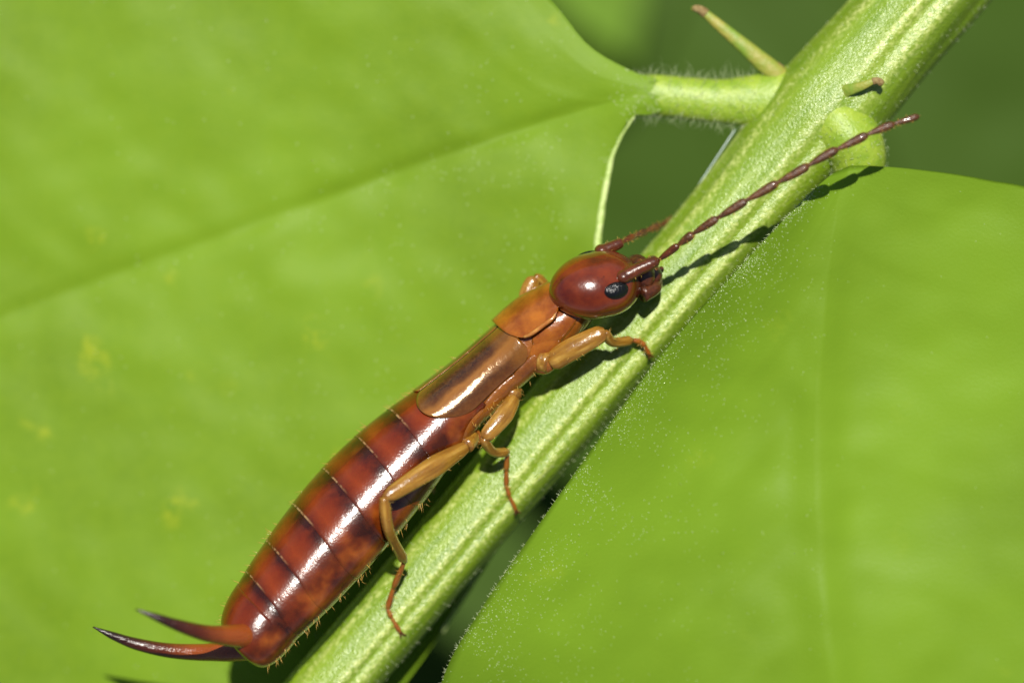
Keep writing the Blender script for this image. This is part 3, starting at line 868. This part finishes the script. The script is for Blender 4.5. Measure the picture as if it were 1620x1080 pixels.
# mouthparts
hq = lambda x, y, z: hc + x * hdir + y * hR + z * hD
blob('clypeus', hq(.70, .04, .10), [hdir, hR, hD], (.22, .34, .26), M['mouth'], head, 26, 16)
blob('labrum', hq(.90, .04, .04), [hdir, hR, hD], (.17, .24, .15), M['mouth'], head, 20, 12)
for k in (1, -1):
    tube('mandible', [hq(.60, .38 * k, -.08), hq(.85, .30 * k, -.06), hq(1.06, .08 * k, -.06)], [(0, .13), (.5, .11), (1, .03)], M['mouth'], head, n=12, k=16)
ps, ns = head_surface(988, 437)
ml = lambda p: hc + (p - hc) - 2 * np.dot(p - hc, hR) * hR
for p in (ps, ml(ps)):
    blob('antenna_socket', p, [hdir, hR, hD], (.12, .12, .10), M['scape'], head, 18, 10)
tube('palp', [W(1002, 466, .80), W(1016, 459, .95), W(1028, 447, 1.0), W(1038, 437, .98), W(1048, 423, .92)], [(0, .045), (.28, .042), (.3, .03), (.34, .045), (.62, .045), (.66, .03), (.7, .046), (.95, .05), (1, .03)], M['mouth'], head, n=10, k=40)
tube('palp', [W(998, 473, .80), W(1005, 468, .86), W(1013, 463, .84)], [(0, .035), (.5, .04), (1, .02)], M['leg'], head, n=10, k=14)
tube('palp', [W(1024, 412, .72), W(1034, 408, .74), W(1042, 412, .7)], [(0, .04), (.5, .04), (1, .02)], M['mouth'], head, n=10, k=16)

# antennae
def antenna(nodes, rads, first):
    a = empty('antenna', ear)
    for i in range(len(nodes) - 1):
        p, q = np.array(nodes[i]), np.array(nodes[i + 1])
        d = nrm(q - p)
        r = rads[i]
        side = nrm(np.cross(d, zdir)) * np.linalg.norm(q - p) * rng.normal(0, .012)
        if i < first:
            prof = [(0, r * .8), (.12, r), (.75, r * .92), (.93, r * .8), (1, r * .35)]
        else:
            prof = [(0, r * .36), (.10, r * .46), (.35, r * .80), (.70, r), (.88, r * .94), (.96, r * .68), (1, r * .25)]
        tube('antenna_segment', [p - d * .015, (p + q) / 2 + side, q + d * .012], prof, M['scape'] if i < 2 else M['antenna'], a, n=12, k=24)
    return a
anz = [1.40, 1.58, 1.80, 1.93, 2.06, 2.16, 2.22, 2.26, 2.28, 2.28, 2.26, 2.22]
anp = [(988, 437), (1041, 412), (1073, 388), (1096, 370), (1135, 345), (1181, 317), (1230, 289), (1279, 262), (1325, 236), (1372, 213), (1414, 196), (1453, 184)]
RN = [W(x, y, z) for (x, y), z in zip(anp, anz)]
RN[0] = ps
antenna(RN, [.11, .062, .07, .068, .072, .075, .075, .074, .072, .066, .058], 1)
lp = [(962, 404, 1.15), (985, 383, .98), (1003, 374, .72), (1022, 366, .45), (1044, 357, .12), (1068, 346, -.3), (1090, 330, -.75), (1112, 310, -1.2), (1132, 290, -1.6), (1150, 272, -1.95)]
LN = [W(*q) for q in lp]; LN[0] = ml(ps)
antenna(LN, [.095, .06, .062, .066, .066, .064, .062, .06, .05], 1)

# legs
def claw_pair(leg, p, d, up):
    s = nrm(np.cross(d, up))
    for k in (-1, 1):
        tube('claw', [p - d * .02, p + d * .07 + s * k * .03, p + d * .10 + s * k * .07 - up * .05], [(0, .022), (.5, .016), (1, .003)], M['claw'], leg, n=8, k=10)

def leg(coxa, femur, frad, tib, trad, tars, flat=.62, coxr=.17):
    L = empty('leg', ear)
    cx = W(*coxa); f = [W(*q) for q in femur]
    d = nrm(f[0] - cx + 1e-6)
    blob('coxa', cx, np.eye(3), (coxr * .95, coxr * .9, coxr * .6), M['thorax'], L, 20, 12)
    tube('trochanter', [cx, f[0]], [(0, coxr * .8), (1, frad[0] * .9)], M['leg'], L, n=12, k=8)
    r0, r1, r2 = [q * .90 for q in frad]
    tube('femur', f, [(0, r0 * .75), (.08, r0), (.42, r1), (.8, r2 * 1.12), (.93, r2), (1, r2 * .45)], M['leg'], L, n=24, k=36, flat=flat, shape=lambda t, a: 1 + .045 * np.cos(4 * a + .4) * np.sin(np.pi * t))
    t = [W(*q) for q in tib]
    tube('tibia', t, [(0, trad * .7), (.08, trad * 1.15), (.5, trad), (.9, trad * 1.05), (1, trad * .6)], M['leg'], L, n=14, k=30, flat=.85)
    ta = np.array([W(*q) for q in tars])
    rr = trad * .62
    for i in range(len(ta) - 1):
        a, b = ta[i], ta[i + 1]
        dd = nrm(b - a); fac = (1.0, .95, .8, .75)[min(i, 3)]
        tube('tarsus_segment', [a - dd * .02, (a + b) / 2, b + dd * .01], [(0, rr * .55 * fac), (.3, rr * .8 * fac), (.82, rr * 1.05 * fac), (1, rr * .5 * fac)], M['foot'], L, n=12, k=16)
    dd = nrm(ta[-1] - ta[-2])
    claw_pair(L, ta[-1], dd, nrm(np.array((0, 0, 1.0)) - dd * dd[2] * .9 + 1e-3))
    return L
# right legs
leg((858, 570, 1.20), [(870, 573, 1.26), (905, 552, 1.36), (958, 524, 1.40)], (.19, .19, .15), [(956, 526, 1.38), (970, 541, 1.12), (1000, 538, .80)], .076, [(1000, 538, .80), (1013, 540, .74), (1020, 546, .70), (1027, 560, .62)], coxr=.25)
leg((808, 618, 1.0), [(814, 628, 1.16), (796, 658, 1.40), (765, 694, 1.52)], (.13, .16, .125), [(764, 694, 1.52), (780, 714, 1.2), (804, 715, .9)], .074, [(803, 714, .9), (801, 744, .72), (801, 768, .62), (806, 784, .58), (816, 806, .48)], coxr=.18)
leg((746, 692, 1.05), [(738, 706, 1.28), (680, 742, 1.86), (608, 788, 2.16)], (.13, .18, .13), [(607, 786, 2.16), (615, 838, 1.92), (640, 888, 1.05)], .082, [(640, 888, 1.05), (622, 930, .72), (613, 962, .58), (619, 976, .55), (633, 999, .50)], coxr=.18)
# left legs
leg((842, 508, .75), [(838, 500, .70), (834, 468, .62), (846, 438, .60)], (.13, .14, .12), [(846, 437, .60), (860, 448, .5), (884, 480, .30)], .07, [(884, 480, .30), (905, 500, .22), (915, 512, .2), (925, 520, .2)], coxr=.16)
leg((765, 590, .40), [(758, 590, .35), (735, 610, .05), (720, 640, -.12)], (.12, .14, .11), [(720, 640, -.12), (730, 655, -.35), (742, 672, -.52)], .065, [(742, 672, -.52), (748, 690, -.56), (752, 702, -.58)], coxr=.15)
leg((690, 665, .40), [(684, 670, .35), (640, 720, .10), (590, 790, -.05)], (.12, .15, .11), [(590, 790, -.05), (580, 820, -.32), (575, 850, -.58)], .07, [(575, 850, -.58), (570, 872, -.66), (566, 890, -.70)], coxr=.15)

# golden bristles over the body
bs, ds, ls, rs = [], [], [], []
for s1 in [q[1] for q in edges] + [-475, -30, 40]:
    for _ in range(36):
        s = s1 + rng.uniform(-4, 46); th = rng.uniform(-math.pi, math.pi)
        if rng.random() < .55: th = rng.choice([rng.uniform(-1.4, -.6), rng.uniform(1.95, 2.6)])
        if -.5 < th < 1.9: continue
        p = bp(s, th, 1.0); nd = nrm(p - axis(s))
        bs.append(p); ds.append(nd - .7 * bdir + rng.normal(0, .25, 3)); ls.append(rng.uniform(.06, .17)); rs.append(rng.uniform(.003, .0055))
for _ in range(110):
    s = rng.uniform(20, 240); th = rng.choice([rng.uniform(-1.6, -.9), rng.uniform(1.5, 2.3)])
    p = bp(s, th, 1.02); nd = nrm(p - axis(s))
    bs.append(p); ds.append(nd - .3 * bdir + rng.normal(0, .3, 3)); ls.append(rng.uniform(.05, .11)); rs.append(rng.uniform(.003, .005))
for part, cnt in (('femur', 16), ('tibia', 14), ('coxa', 8), ('antenna_segment', 22), ('tarsus_segment', 10)):
    for o in [o for o in C.objects if o.name.split('.')[0] == part]:
        vs = o.data.vertices
        for i in rng.integers(0, len(vs), cnt):
            p = np.array(vs[i].co); nd = np.array(vs[i].normal)
            if part == 'femur' and nd[1] > .2: continue
            k = .55 if part == 'antenna_segment' else 1
            bs.append(p); ds.append(nd + rng.normal(0, .3, 3)); ls.append(rng.uniform(.04, .10) * k); rs.append(rng.uniform(.003, .005))
hair_mesh('bristles', bs, ds, ls, rs, M['seta'], ear, .2)
